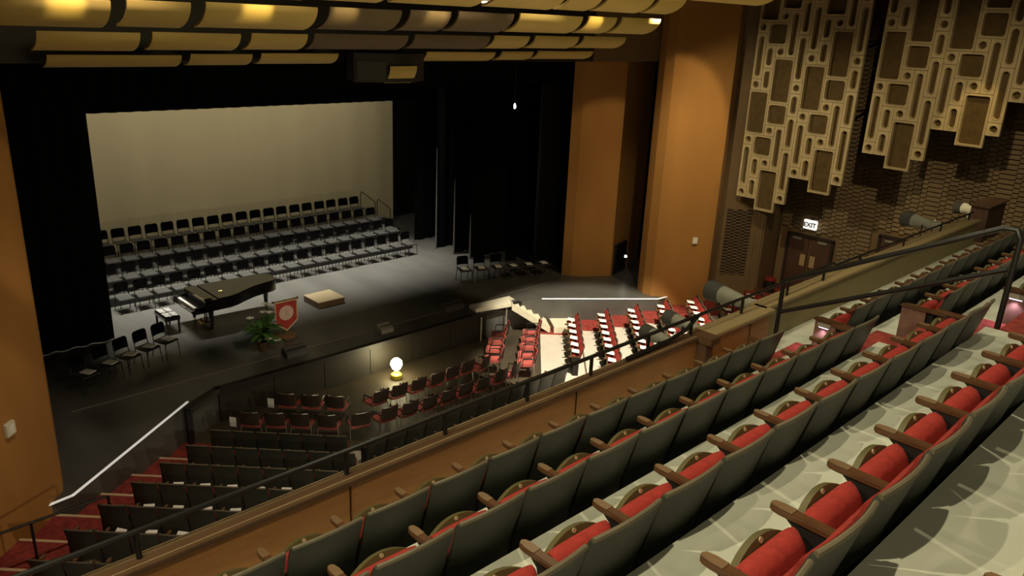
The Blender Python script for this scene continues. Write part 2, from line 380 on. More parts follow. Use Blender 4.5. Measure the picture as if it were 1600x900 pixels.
# ------------------------------------------------------------------ ceiling panels
def panel(x0,x1,Y,z,h,dep,m,label,group,tilt=0):
    z+=.06; x0+=.03; x1-=.03
    # convex reflector: steep at the audience edge, flattening towards the stage
    b=MB(); rows=[]; N=8
    for i in range(N+1):
        t=i/N; a=t*PI/2*.86
        yy=Y-dep*.5+dep*(1-math.cos(a)); zz=z+h*(1-math.sin(a)/math.sin(PI/2*.86))
        rows.append([(x0+(x1-x0)*j/6,yy,zz+tilt*(j/6-.5)) for j in range(7)])
    b.sheet(rows,-.035)
    o=b.build('ceiling_panel',m,smooth=60); tag(o,label,'ceiling panel',group)
    return o
rowsP=[
 ('lowest row',15.5,7.63,.20,.45,[(3.84,6.15,0),(6.26,7.55,0),(7.68,9.50,0),(11.82,14.05,0),(14.22,15.40,0),(15.52,17.80,0)],.012),
 ('second lowest row',13.2,8.04,.255,.50,[(3.16,4.62,0),(4.74,6.22,0),(6.35,7.45,0),(7.52,9.62,1),(9.72,11.75,1),(11.82,12.92,0),(13.05,14.55,0),(14.68,16.30,0)],.012),
 ('third lowest row',11.0,8.45,.295,.55,[(1.2,3.52,0),(3.65,4.50,0),(4.64,6.35,0),(6.49,7.84,1),(7.95,8.84,1),(8.95,10.28,1),(10.38,12.12,0),(12.24,13.15,0),(13.28,14.62,0)],.012),
 ('fourth lowest row',9.0,8.86,.30,.55,[(1.6,3.4,0),(3.5,5.2,0),(5.35,6.30,0),(6.42,7.92,0),(8.07,9.50,0),(9.58,10.36,0),(10.45,11.70,0),(11.80,12.62,0)],.013),
 ('top row',7.0,9.04,.30,.55,[(6.6,8.0,0),(8.12,10.16,0),(10.25,12.35,0)],.013)]
for rn,Y,z,h,dep,ps,sl in rowsP:
    for i,(a,b_,dk) in enumerate(ps):
        zc=z+sl*((a+b_)/2-X0)+.045
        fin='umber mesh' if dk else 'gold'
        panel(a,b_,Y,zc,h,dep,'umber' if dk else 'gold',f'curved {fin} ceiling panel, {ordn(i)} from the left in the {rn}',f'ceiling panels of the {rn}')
# lamps set between the panel rows
def ceil_lamp(x,y,z,label):
    o=thing('ceiling_spotlight',label,'lamp',(x,y,z),0,'spotlights between the ceiling panels')
    b=MB(); b.tube([(0,-.02,.30),(0,0,.10),(0,.02,.0)],[.05,.075,.08],12); b.build('lamp_housing','greymetal',o)
    b=MB(); b.lathe([(.001,-.045),(.045,-.03),(.06,.0)],12,(0,.02,0)); b.build('bulb','lampglow',o)
    b=MB(); b.tube([(0,-.02,.3),(0,-.02,1.4)],.012,6); b.build('stem','dark',o)
lamps=[(3.05,9.85,9.0,'ceiling spotlight over the leftmost lit gold panel'),(5.45,9.85,9.02,'ceiling spotlight over the second bright patch from the left'),(6.84,9.6,8.92,'bright ceiling spotlight left of the middle'),(8.58,9.6,8.98,'bright ceiling spotlight in the middle'),(12.53,9.6,9.06,'bright ceiling spotlight on the right')]
for x,y,z,l in lamps: ceil_lamp(x,y,z,l)
# ------------------------------------------------------------------ loudspeaker cluster
o=thing('loudspeaker_cluster','dark hexagonal loudspeaker cluster hanging below the middle ceiling panels','loudspeaker',(10.7,15.2,7.3))
b=MB(); b.prism([(-.95,-.1),(-.30,-.42),(.45,-.42),(.95,-.1),(.7,.6),(-.7,.6)],0,.62); b.build('cabinet',[mat('cluster_grille_black',(.022,.02,.017),.7)],o,bevel=.01)
b=MB(); b.box((-.62,-.27,.24),(.62,.03,.42),-.45); q=b.build('speaker_grille','black',o)
b=MB(); rows=[]
for i in range(6):
    t=i/5; rows.append([(x,-.52+.22*t*t-.0,.36-.36*t+.0) for x in (-.30,0.,.42)])
b.sheet(rows,-.02); q=b.build('reflector','gold',o); q['label']='gold curved reflector'
b=MB(); b.tube([(-.5,.2,.6),(-.5,.2,1.8)],.015,6); b.build('hanger','dark',o); b=MB(); b.tube([(.5,.2,.6),(.5,.2,1.8)],.015,6); b.build('hanger','dark',o)
# hanging mike with its indicator over the stage
o=thing('hanging_microphone','tiny white lit microphone hanging on a cable before the black curtains','microphone',(17.05,17.6,6.24))
b=MB(); b.tube([(0,0,.1),(0,0,2.6)],.006,5); b.build('cable','darkgrey',o)
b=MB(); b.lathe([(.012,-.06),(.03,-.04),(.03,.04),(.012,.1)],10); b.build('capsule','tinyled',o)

# ------------------------------------------------------------------ lattice screens on the right wall
U=.340
def cells(top):
    """five-column block, repeating every ten units: (col,row,w,h)"""
    out=[]
    base=[(0,0,1,1),(0,1,1,4),(0,5,1,1),(0,6,2,4),(1,0,1,2),(1,2,1,2),(1,4,2,2),(2,-1,2,4),(2,3,1,1),(2,6,1,1),(2,7,2,2),(3,3,1,4),(4,0,1,1),(4,1,1,4),(4,5,1,3),(4,8,1,2)]
    for rep in range(4):
        for c,r,w,h in base:
            if r+rep*10<top: out.append((c,r+rep*10,w,h))
    return out
def lattice(name,label,y0,zb,blocks,step,top):
    o=thing(name,label,'wall screen',(23.2,y0,zb))
    fr=MB(); bk=MB()
    for bi in range(blocks):
        for c,r,w,h in cells(top-bi*step):
            ya=(bi*5+c)*U; yb=ya+w*U; za=(bi*step+r)*U; zb2=za+h*U
            g=.006; ya+=g; yb-=g; za+=g; zb2-=g
            W=yb-ya; H=zb2-za
            if w==1 and h==1: mg=.22*U; rad=(W-2*mg)/2
            elif w==1: mg=.25*U; rad=(W-2*mg)/2
            elif h==2: mg=.17*U; rad=.22*U
            else: mg=.16*U; rad=.16*U
            def P(y,z,d): return (d,-y,z)
            cyc=[]; seg=5
            cs=[(yb-mg-rad,zb2-mg-rad,0),(ya+mg+rad,zb2-mg-rad,PI/2),(ya+mg+rad,za+mg+rad,PI),(yb-mg-rad,za+mg+rad,1.5*PI)]
            hole=[]
            for hy,hz,a0 in cs:
                for q in range(seg+1):
                    a=a0+q*PI/2/seg; hole.append((hy+rad*math.cos(a),hz+rad*math.sin(a)))
            cor=[(yb,zb2),(ya,zb2),(ya,za),(yb,za)]
            n=len(hole); cyv,czv=(ya+yb)/2,(za+zb2)/2
            def ring(off):
                out=[]
                for ci2,(hy,hz,a0) in enumerate(cs):
                    for q in range(seg+1):
                        a=a0+q*PI/2/seg; out.append((hy+(rad+off)*math.cos(a),hz+(rad+off)*math.sin(a)))
                return out
            loops=[(ring(.034),0),(ring(.024),-.018),(ring(.008),-.018),(hole,.004),(hole,.13)]
            vs=[P(*p,0) for p in cor]
            for pts_,d_ in loops: vs+=[P(*p,d_) for p in pts_]
            vs+=[P(*p,.13) for p in cor]
            fs=[]
            for ci in range(4):
                for q in range(seg): a=4+ci*(seg+1)+q; fs.append((ci,a,a+1))
                a=4+ci*(seg+1)+seg; bn=4+((ci+1)%4)*(seg+1); fs.append((ci,a,bn,(ci+1)%4))
            for li in range(len(loops)-1):
                for q in range(n): a=4+li*n+q; b2=4+li*n+(q+1)%n; fs.append((a,a+n,b2+n,b2))
            e=4+len(loops)*n
            for ci in range(4): fs.append((ci,(ci+1)%4,e+(ci+1)%4,e+ci))
            fr.add(vs,fs,0)
            bk.add([P(ya,za,.125),P(yb,za,.125),P(yb,zb2,.125),P(ya,zb2,.125),P(ya,za,.15),P(yb,za,.15),P(yb,zb2,.15),P(ya,zb2,.15)],[(0,1,2,3),(7,6,5,4),(0,4,5,1),(2,6,7,3),(0,3,7,4),(1,5,6,2)])
    fr.build('lattice','lattice',o,smooth=25); q=bk.build('infill','latback',o); q['label']='brown cloth infill'
    hb=MB()
    for yy in (1.0,3.0): 
        for zz in (3.0,5.0): hb.box((1.07,-yy,zz),(1.84,.06,.06))
    hb.build('bracket','dark',o)
lattice('lattice_screen','cream pierced lattice screen nearer the orange column, reaching lower down',13.30,3.57,2,2.6,24)
lattice('lattice_screen','cream pierced lattice screen right of the black gap',9.48,5.52,4,2.6,18)
# ------------------------------------------------------------------ exit sign, wall boxes
o=thing('exit_sign','lit white exit sign above the double door','sign',(25.02,11.46,2.70))
b=MB(); b.box((0,0,0),(.10,.44,.30)); b.build('sign_box','exit',o,bevel=.01)
fc=D.curves.new('lettering','FONT'); fc.body='EXIT'; fc.size=.21; fc.extrude=.008; fc.offset=.006; fc.align_x='CENTER'; fc.align_y='CENTER'
tq=D.objects.new('lettering_curve',fc); COL.objects.link(tq); bpy.context.view_layer.update(); tm=D.meshes.new_from_object(tq.evaluated_get(bpy.context.evaluated_depsgraph_get())); D.objects.remove(tq); t=D.objects.new('lettering',tm); COL.objects.link(t); t.parent=o; tm.materials.clear(); tm.materials.append(M['exitred']); t.location=(-.056,0,-.01); t.rotation_euler=(PI/2,0,-PI/2)
b=MB(); b.box((.06,0,.17),(.06,.10,.06)); b.build('bracket','dark',o)
def wallbox(loc,rz,label,sx=.20,sz=.24):
    o=thing('wall_box',label,'wall box',loc,rz)
    b=MB(); b.box((0,0,0),(sx,.07,sz)); b.build('cover','whitemetal',o,bevel=.01)
    b=MB(); b.box((0,-.04,.0),(sx*.55,.012,sz*.6)); b.build('face_plate','paper',o,bevel=.003)
wallbox((22.12,13.96,2.04),-.73,'white square wall box on the big right column',.17,.22)
wallbox((2.22,14.0,1.95),.76,'cream wall box on the left column at the picture edge',.22,.24)
o=thing('wall_light','tiny glowing light low on the back orange column','lamp',(22.42,16.98,.72))
b=MB(); b.lathe([(.03,-.04),(.05,0),(.03,.04)],10); b.build('lens','tinyled',o); b=MB(); b.box((0,.05,0),(.12,.06,.12)); b.build('mount','dark',o)

# ================================================================== SEATS
def seat_proto(label,group):
    o=thing('theatre_seat',label,'seat',(0,0,-50),0,group)
    W=.530
    # back shell (faces the row behind): tall tapering panel, slightly hollow, rounded upper corners
    def ybk(x,z): return .145-.28*(max(z,.30)-.36)-.030*(1-(2*x/W)**2)
    rows=[]; nx=10
    zs=[.04,.16,.42,.54,.66,.76,.80,.825]
    for z in zs:
        w=W*(.93+.07*(z-.04)/.785); 
        if z>.8: w-=.02
        rows.append([(-w/2+w*j/nx,ybk(-w/2+w*j/nx,z)-.035*(1 if z<.7 else 1),z+.012*(1-(2*j/nx-1)**2)*(1 if z>.7 else 0)) for j in range(nx+1)])
    b=MB(); b.sheet(rows,-.022); b.build('back_shell','olive',o,smooth=50)
    # tan tube along the top: highlight of the shell edge put into colour
    pts=[(-.25+.50*j/10,ybk(-.25+.50*j/10,.832)-.030,.834+.012*(1-(2*j/10-1)**2)) for j in range(11)]
    b=MB(); b.tube(pts,.014,8); b.build('edge_highlight','edgeglint',o)
    # back cushion
    rows=[]
    for i,z in enumerate([.30,.34,.5,.66,.745,.785]):
        bulge=[.02,.05,.065,.055,.035,.012][i]
        w=W*.93
        rows.append([(-w/2+w*j/nx,ybk(-w/2+w*j/nx,z)-.030+bulge*(1-.55*abs(2*j/nx-1)**4),z) for j in range(nx+1)])
    b=MB(); b.sheet(rows,-.03); b.build('back_cushion','red',o,smooth=60)
    # tipped-up seat: cushion and pan
    a=math.radians(72); d=Vector((0,math.cos(a),math.sin(a))); nn=Vector((0,-math.sin(a),math.cos(a))); p0=Vector((0,.195,.235))
    Lc=.36; sw=.43
    def grid(off,th,L,arch,wd,ins=0):
        R=[]
        for i in range(8):
            t=i/7; r=[]
            for j in range(11):
                u=2*j/10-1; ll=L*t
                if i==7: ll=L-arch*u*u
                elif i==6: ll=L*t-arch*.6*u*u
                r.append(p0+Vector((u*wd/2,0,0))+d*ll+nn*off)
            R.append(r)
        return R
    # cushion as a puffed block
    prof=[(0,.0),(.02,.045),(.08,.08),(.2,.098),(.30,.095),(.345,.075),(.36,.04),(.352,.0)]
    R=[]
    for l,h in prof:
        r=[]
        for j in range(13):
            u=2*j/12-1; e=1-abs(u)**10*.4
            r.append(p0+Vector((u*sw/2,0,0))+d*(l-(.010*u**4 if l>.2 else 0))+nn*(.005+h*e))
        R.append(r)
    b=MB(); b.sheet(R,-.004)
    # end caps
    for j in (0,12):
        b.add([R[i][j] for i in range(8)],[tuple(range(8))])
    b.build('seat_cushion','red',o,smooth=70)
    R=grid(0,.02,.392,.085,.46); b=MB(); b.sheet(R,-.035); sp=b.build('seat_pan','seatpan',o,smooth=50)
    c=p0+d*.374+nn*.002
    b=MB(); b.tube([c-nn*.002,c+nn*.003],.014,14); q=b.build('number_disc','plate',sp); q['label']='round brass number disc'
    # armrest on the left side, with its standard
    ax=-.2775
    b=MB(); b.prism([(ax-.028,.075),(ax+.028,.075),(ax+.030,.36),(ax+.022,.405),(ax,.418),(ax-.022,.405),(ax-.030,.36)],.568,.603); ar=b.build('armrest','arm',o,bevel=.006)
    b=MB(); b.prism([(ax-.026,.30),(ax+.026,.30),(ax+.028,.36),(ax+.020,.402),(ax,.414),(ax-.020,.402),(ax-.028,.36)],.602,.607); q=b.build('worn_tip','armworn',ar,bevel=.001); q['label']='worn tan tip'
    b=MB(); prof=[(.10,.0),(.27,.0),(.27,.03),(.25,.07),(.25,.30),(.255,.44),(.28,.53),(.33,.569),(.085,.569),(.10,.4),(.10,.05)]
    vs=[(ax-.02,y,z) for y,z in prof]+[(ax+.02,y,z) for y,z in prof]; n=len(prof)
    b.add(vs,[tuple(range(n)),tuple(range(2*n-1,n-1,-1))]+[(i,(i+1)%n,n+(i+1)%n,n+i) for i in range(n)])
    b.build('arm_standard','standard',o)
    return o
proto=seat_proto('red tip-up theatre seat','x')
used=[False]
def seat(loc,rz,label,group,scale=None):
    if not used[0]:
        used[0]=True; o=proto; o.location=loc; o.rotation_euler=(0,0,rz); o['label']=label; o['group']=group
        if scale: o.scale=scale
        return o
    return copy_thing(proto,loc,rz,label,group,scale)
def end_arm(loc,label):
    o=thing('end_armrest',label,'armrest',loc)
    b=MB(); b.prism([(-.028,.075),(.028,.075),(.030,.36),(.022,.405),(0,.418),(-.022,.405),(-.030,.36)],.568,.603); b.build('armrest','arm',o,bevel=.006)
    b=MB(); prof=[(.10,.0),(.27,.0),(.27,.03),(.25,.07),(.25,.30),(.255,.44),(.28,.53),(.33,.569),(.085,.569),(.10,.4),(.10,.05)]
    n=len(prof); vs=[(-.02,y,z) for y,z in prof]+[(.02,y,z) for y,z in prof]
    b.add(vs,[tuple(range(n)),tuple(range(2*n-1,n-1,-1))]+[(i,(i+1)%n,n+(i+1)%n,n+i) for i in range(n)]); b.build('arm_standard','standard',o)
rown=['front balcony row','second balcony row','third balcony row','fourth balcony row','nearest balcony row']
tips=[4.27,3.29,2.31,1.34,.40]
arm0=[2.49,2.45,2.41,2.45,2.45]
ext=[(-3,10),(-2,10),(-2,10),(-1,10),(-1,4)]
for k in range(5):
    n0,n1=ext[k]
    for i in range(n0,n1):
        x=arm0[k]+.558*i+.279; y=tips[k]-.41-.010*max(0,i-3)
        pos=n1-1-i
        lm='left of the aisle steps' if k<4 else 'at the bottom right corner'
        seat((x,y,tierz[k]),-.012,f'red seat, {rown[k]}, {ordn(pos)} {"from the right end, " if k<4 else "from the right, "}{lm}',f'seats of the {rown[k]} left of the aisle')
    if k<4: end_arm((arm0[k]+.558*n1,tips[k]-.45,tierz[k]),f'wooden end armrest closing the {rown[k]} at the aisle steps')
# right of the aisle: end panels and seats
rt=[4.00,3.02,2.05,1.07]
cnt=[13,9,4,2]
for k in range(4):
    xs=9.42
    for i in range(cnt[k]):
        x=xs+.6*i+.30; y=rt[k]-.41
        seat((x,y,tierz[k]),0,f'red seat right of the aisle steps, {rown[k]}, {ordn(i)} from the aisle',f'seats of the {rown[k]} right of the aisle',(1.07,1,1))
    lit=k in (0,2)
    o=thing('row_end_panel',f'{"lit" if lit else "dark red"} wooden aisle end panel of the {rown[k]}','end panel',(xs-.03,rt[k]-.20,tierz[k]),0,'aisle end panels')
    b=MB(); b.prism([(-.05,-.06),(.0,-.06),(.0,.21),(-.05,.21)],0,.585); b.build('panel','bluewood',o,bevel=.006)
    b=MB(); b.prism([(-.075,-.30),(.03,-.30),(.03,.23),(-.075,.23)],.585,.61); b.build('armrest','arm',o,bevel=.008)
    if lit:
        b=MB(); b.box((-.065,.08,.54),(.035,.16,.05)); q=b.build('lamp_hood','greymetal',o,bevel=.004)
        b=MB(); b.box((-.066,.08,.512),(.025,.12,.008)); b.build('lens','aislelamp',q)
# ------------------------------------------------------------------ hall seats
Eb=[(6.06,15.47),(5.30,14.88),(4.55,14.28),(3.82,13.67),(3.08,13.06),(2.40,12.42),(1.74,11.74)]
s45=math.sqrt(.5)
hn=['front hall row','second hall row','third hall row','fourth hall row','fifth hall row','sixth hall row','seventh hall row']
Lc=[6,7,8,7,6,5,3]; Rc=[6,8,8,8,7,6,5]
pit=.508
progs=[]
for k in range(7):
    ex,ey=Eb[k]
    ox,oy=ex+.06*s45,ey+.06*s45
    for i in range(Lc[k]):
        d=pit*(i+.5); x=ox+d*s45; y=oy-d*s45
        seat((x,y,zk(k)),-PI/4,f'dark-backed seat in the left block, {hn[k]}, {ordn(i)} from the red aisle',f'left block seats, {hn[k]}',(.915,1,1))
        if k in (3,4,5) and i>0: progs.append((x+.17,y+.17,zk(k)+.615,-PI/4,f'white programme on the seat, left block, {hn[k]}, {ordn(i)} from the red aisle','programmes in the left block',1))
    for i in range(Rc[k]):
        d=pit*(i+.5); x=24.32-(ox+d*s45); y=oy-d*s45
        seat((x,y,zk(k)),PI/4,f'red seat in the right block, {hn[k]}, {ordn(i)} from the stage-side aisle',f'right block seats, {hn[k]}',(.915,1,1))
        progs.append((x-.17*s45,y+.17*s45,zk(k)+.66,PI/4,f'white programme on the seat, right block, {hn[k]}, {ordn(i)} from the stage-side aisle','programmes in the right block',0))
for k,(xs,n) in enumerate([(8.52,12),(8.30,9)]):
    for i in range(n):
        seat((xs+.545*(i+.5),12.9-.95*k+.06,zk(k)),0,f'dark-backed seat beyond the parapet, centre block, {hn[k]}, {ordn(i)} from the left',f'centre block seats, {hn[k]}',(.975,1,1))
pm=MB(); pm.box((0,0,0),(.23,.28,.012)); pm.box((.0,.004,.008),(.215,.27,.006)); pmesh=pm.mesh('programme_booklet',['paper'])
for x,y,z,rz,l,g,kind in progs:
    o=D.objects.new('programme_booklet',pmesh); COL.objects.link(o); o.location=(x,y,z); o.rotation_euler=(.12 if kind==0 else .55,0.,rz+random.uniform(-.25,.25)); tag(o,l,'programme',g)
    if kind: o.scale=(.8,.6,1)

# ------------------------------------------------------------------ stacking chairs on stage
def chair_proto(label,group,seatm,backm,legm,gap=True):
    o=thing('stacking_chair',label,'chair',(0,0,-50),0,group)
    rows=[]
    for i in range(6):
        t=i/5; y=.215-.43*t; z=.455-.018*math.sin(t*PI)+(-.02 if i==0 else 0)
        w=.44-.04*t
        rows.append([(-w/2+w*j/6,y,z-.006*(1-(j/3-1)**2)) for j in range(7)])
    b=MB(); b.sheet(rows,.03); b.build('seat',seatm,o,smooth=60)
    rows=[]
    for i,z in enumerate([.55,.60,.70,.79,.825,.84]):
        w=[.40,.42,.42,.41,.37,.31][i]; y=-.215-.12*(z-.5)
        rows.append([(-w/2+w*j/8,y-.035*(1-(j/4-1)**2),z) for j in range(9)])
    b=MB(); b.sheet(rows,.018); b.build('backrest',backm,o,smooth=60)
    for sx in (-1,1):
        b=MB(); b.tube([(sx*.20,.19,.44),(sx*.215,.235,.02),(sx*.215,.236,0)],.012,6); b.build('leg',legm,o)
        b=MB(); b.tube([(sx*.19,-.26,.74),(sx*.20,-.225,.50),(sx*.205,-.20,.43),(sx*.215,-.29,.0)],.012,6); b.build('leg',legm,o)
    b=MB(); b.tube([(-.20,.19,.435),(.20,.19,.435)],.010,6); b.tube([(-.20,-.20,.43),(.20,-.20,.43)],.010,6); b.tube([(-.2,.19,.435),(-.2,-.2,.43)],.01,6); b.tube([(.2,.19,.435),(.2,-.2,.43)],.01,6); b.build('seat_frame',legm,o)
    return o
cp0=chair_proto('black stacking chair','x','chairseat','chairblack','blackmetal')
cu=[False]
def bchair(loc,rz,label,group):
    if not cu[0]:
        cu[0]=True; cp0.location=loc; cp0.rotation_euler=(0,0,rz); cp0['label']=label; cp0['group']=group; return
    copy_thing(cp0,loc,rz,label,group)
choir=[('front choir row',20,7.20,.549,23.95,0),('second choir row',20,7.22,.546,24.95,.30),('third choir row',19,7.55,.545,25.90,.60),('back choir row',19,7.64,.531,26.80,.90)]
for rn,n,xs,sp,Y,z in choir:
    for i in range(n):
        bchair((xs+sp*i,Y-.22+random.uniform(-.015,.015),z),PI+random.uniform(-.03,.03),f'black choir chair in the {rn}, {ordn(n-1-i)} from the right end',f'chairs of the {rn}')
for i in range(1,4):
    Y=[0,24.32,25.28,26.2][i]; z=.3*i
    b=MB(); b.box((12.3,Y+.46,z-.03),(11.9,.91,.06)); 
    o=thing('choir_riser',f'low black choir riser under the {["","second","third","back"][i]} choir row','riser',(0,0,0),0,'choir risers')
    b.build('deck','stage',o); b=MB(); b.box((12.3,Y+.012,z/2-.03),(11.9,.02,z-.06)); b.build('fascia','black',o)
    for sx in (6.45,18.15):
        b=MB(); b.box((sx,Y+.47,z/2-.03),(.03,.9,z-.06)); b.build('side_panel','black',o)
# hand rails at the right end of the risers
def railing(name,label,pts,r,m='blackmetal',posts=(),cat='railing'):
    o=thing(name,label,cat,pts[0]); base=Vector(pts[0])
    b=MB(); b.tube([Vector(p)-base for p in pts],r,8); b.build('rail',m,o)
    for p0,p1 in posts:
        b=MB(); b.tube([Vector(p0)-base,Vector(p1)-base],r*.95,8); b.build('post',m,o)
    return o
railing('riser_handrail','thin black handrail behind the right end of the back choir row',[(17.62,27.0,.9),(17.62,27.0,1.78),(17.68,27.0,1.86),(18.25,27.0,1.42),(18.33,27.0,1.32),(18.33,27.0,.55)],.018)
railing('riser_handrail','thin black handrail nearest the pale backdrop edge',[(18.15,26.6,.6),(18.15,26.6,1.50),(18.22,26.6,1.56),(18.78,26.6,1.10),(18.80,26.6,1.04),(18.80,26.6,.25)],.018)
o=thing('riser_steps','small dark steps at the right end of the choir risers','steps',(18.5,26.8,0))
for i in range(3): b=MB(); b.box((-.05+.28*i,.0,(.75-.25*i)/2),(.28,.8,.75-.25*i)); b.build('step','black',o,bevel=.005)
# five chairs left, six right, with programmes
pn=[(4.71,18.92),(5.29,19.16),(5.83,19.37),(6.38,19.60),(6.91,19.79)]
for i,(x,y) in enumerate(pn):
    bchair((x-.02,y+.05,0),PI+.38,f'black chair on the stage apron left, {ordn(4-i)} from the piano bench','left apron chairs')
    o=D.objects.new('programme_booklet',pmesh); COL.objects.link(o); o.location=(x+.02,y,.482); o.rotation_euler=(0,0,.55+random.uniform(-.2,.2)); tag(o,f'white programme on the left apron chair, {ordn(4-i)} from the piano bench','programme','programmes on the stage chairs')
pn=[(17.18,19.87),(17.75,19.64),(18.33,19.40),(18.86,19.18),(19.43,18.97),(19.99,18.78)]
for i,(x,y) in enumerate(pn):
    bchair((x+.02,y+.05,0),PI-.36,f'black chair on the stage apron right, {ordn(i)} from the choir side','right apron chairs')
    o=D.objects.new('programme_booklet',pmesh); COL.objects.link(o); o.location=(x-.02,y,.482); o.rotation_euler=(0,0,-.45+random.uniform(-.2,.2)); tag(o,f'white programme on the right apron chair, {ordn(i)} from the choir side','programme','programmes on the stage chairs')

# ------------------------------------------------------------------ pit chairs: red seat, dark back, chrome legs
def pit_proto():
    o=thing('pit_chair','x','chair',(0,0,-50))
    rows=[]
    for i in range(6):
        t=i/5; y=.23-.46*t; z=.45-.02*math.sin(t*PI)+(-.03 if i==0 else 0); w=.46-.03*t
        rows.append([(-w/2+w*j/6,y,z-.012*(1-(j/3-1)**2)) for j in range(7)])
    b=MB(); b.sheet(rows,.05); b.build('seat','pitred',o,smooth=60)
    rows=[]
    for i,z in enumerate([.50,.54,.66,.76,.81,.825]):
        w=[.42,.44,.45,.45,.44,.41][i]; y=-.25-.15*(z-.5)
        rows.append([(-w/2+w*j/8,y-.05*(1-(j/4-1)**2),z) for j in range(9)])
    b=MB(); b.sheet(rows,.016); q=b.build('backrest','pitback',o,smooth=60)
    rows2=[[(p[0]*.96,p[1]+.030,p[2]-.01) for p in r] for r in rows]
    b=MB(); b.sheet(rows2,.02); q2=b.build('back_pad','pitred',q,smooth=60); q2['label']='red padded front of the backrest'
    b=MB(); b.tube([rows[-1][j] for j in range(9)],.008,6); b.build('top_trim','chrome',q)
    for sx in (-1,1):
        b=MB(); b.tube([(sx*.235,.19,.44),(sx*.25,.26,.0)],.013,6); b.build('leg','chrome',o)
        b=MB(); b.tube([(sx*.23,-.24,.62),(sx*.235,-.20,.44),(sx*.25,-.27,.0)],.013,6); b.build('leg','chrome',o)
        b=MB(); b.tube([(sx*.25,.10,.62),(sx*.25,-.10,.635),(sx*.24,-.26,.63)],.016,6); b.tube([(sx*.245,.10,.44),(sx*.25,.10,.62)],.011,6); b.build('armrest','blackmetal',o)
    b=MB(); b.tube([(-.235,.19,.43),(.235,.19,.43)],.010,6); b.tube([(-.235,-.2,.43),(.235,-.2,.43)],.010,6); b.build('seat_frame','chrome',o)
    return o
pc=pit_proto(); pcu=[False]
def pchair(x,y,rz,label,group):
    loc=(x,y,-.95)
    if not pcu[0]:
        pcu[0]=True; pc.location=loc; pc.rotation_euler=(0,0,rz); pc['label']=label; pc['group']=group; return
    copy_thing(pc,loc,rz,label,group)
def off(p,rz,d=.26): return (p[0]-math.sin(rz)*d,p[1]+math.cos(rz)*d)
for rn,pts,rz,side in [
 ('front pit row left',[(8.32,16.19),(8.74,15.77),(9.16,15.34)],-PI/4,'left'),
 ('second pit row left',[(7.20,15.86),(7.63,15.46),(8.06,15.08),(8.51,14.63),(9.16,14.22)],-PI/4,'left'),
 ('front pit row centre',[(10.21,14.91),(10.77,14.90),(11.36,14.86),(11.95,14.84),(12.52,14.90),(13.08,14.93),(13.66,14.85)],0,'left'),
 ('second pit row centre',[(9.86,14.06),(10.40,13.95),(10.97,13.90),(11.55,13.88),(12.14,13.90),(12.70,13.86),(13.40,13.92),(14.0,13.98)],0,'left')]:
    for i,p in enumerate(pts):
        r=rz+random.uniform(-.05,.05)
        if rn=='second pit row left' and i==4: r=-.35
        if rn.endswith('centre') and i==len(pts)-1: r=.3
        x,y=off(p,r); pchair(x,y,r,f'red seated dark-backed chair, {rn}, {ordn(i)} from the left',rn)
for rn,pts in [('inner right pit row',[(14.30,15.25),(14.82,15.75),(15.27,16.16),(15.72,16.53)]),('outer right pit row',[(14.85,14.45),(15.27,14.86),(15.74,15.26),(16.16,15.64),(16.60,16.02)])]:
    for i,p in enumerate(pts):
        pchair(p[0],p[1],PI/4+random.uniform(-.1,.1),f'red pit chair facing left, {rn}, {ordn(len(pts)-1-i)} from the white steps',rn)
for (x,y,l) in [(8.02,16.42,'small white paper hanging at the left end of the front pit row'),(6.90,16.10,'small white paper hanging at the left end of the second pit row')]:
    b=MB(); b.box((0,0,0),(.012,.16,.24)); b.box((.004,0,.02),(.010,.12,.16)); o=b.build('paper_sign','paper',None,(x,y,-.40),.6); tag(o,l,'paper')
# ghost lamp in the pit
o=thing('pit_lamp','bare lit bulb on a round yellow base standing in the pit','lamp',(11.90,16.60,-.95))
b=MB(); b.lathe([(.14,0),(.15,.03),(.15,.13),(.12,.16),(.05,.17)],24); b.build('lamp_base','yellow',o,smooth=40)
b=MB(); b.lathe([(.03,.17),(.03,.22),(.045,.25)],14); b.build('socket','brass',o)
b=MB(); b.lathe([(.04,.24),(.11,.31),(.165,.42),(.15,.53),(.08,.60),(.005,.62)],20); b.build('bulb','bulb',o,smooth=80)  # bulb widened: the glare around it is put into the shape

# ------------------------------------------------------------------ grand piano
o=thing('grand_piano','black concert grand piano, lid closed, on the stage left of the podium','piano',(8.30,21.28,0),.0)
def outline_piano(g=0):
    P=[(0,.72+g),(2.10,.62+g),(2.40,.56+g),(2.50+g,.46),(2.52+g,.20),(2.46+g,-.06),(2.32,-.16-g),(2.0,-.22-g),(1.65,-.31-g),(1.28,-.48-g),(1.0,-.64-g),(.72,-.73-g),(0,-.73-g)]
    return P
b=MB(); b.prism(outline_piano(),.66,.98); b.build('case','piano',o,bevel=.008,smooth=40)
b=MB(); b.prism([(x if x>.1 else .38,y) for x,y in outline_piano(.015)],.985,1.01); b.build('lid','piano',o,bevel=.006,smooth=40)
b=MB(); b.box((-.16,0,.70),(.34,1.46,.10)); kb=b.build('key_bed','piano',o,bevel=.006)
b=MB(); b.box((-.16,-.70,.78),(.32,.06,.12)); b.box((-.16,.70,.78),(.32,.06,.12)); b.build('key_block','piano',o,bevel=.006)
b=MB()
for i in range(52): b.box((-.17,-.62+1.24*(i+.5)/52,.765),(.15,.0215,.03))
b.build('white_keys','ivory',kb)
b=MB()
for i in range(51):
    if i%7 in (0,1,3,4,5): b.box((-.13,-.62+1.24*(i+1)/52,.785),(.095,.012,.03))
b.build('black_keys','piano',kb)
b=MB(); b.box((.14,0,1.03),(.30,1.30,.012)); md=b.build('music_desk','piano',o,bevel=.003)
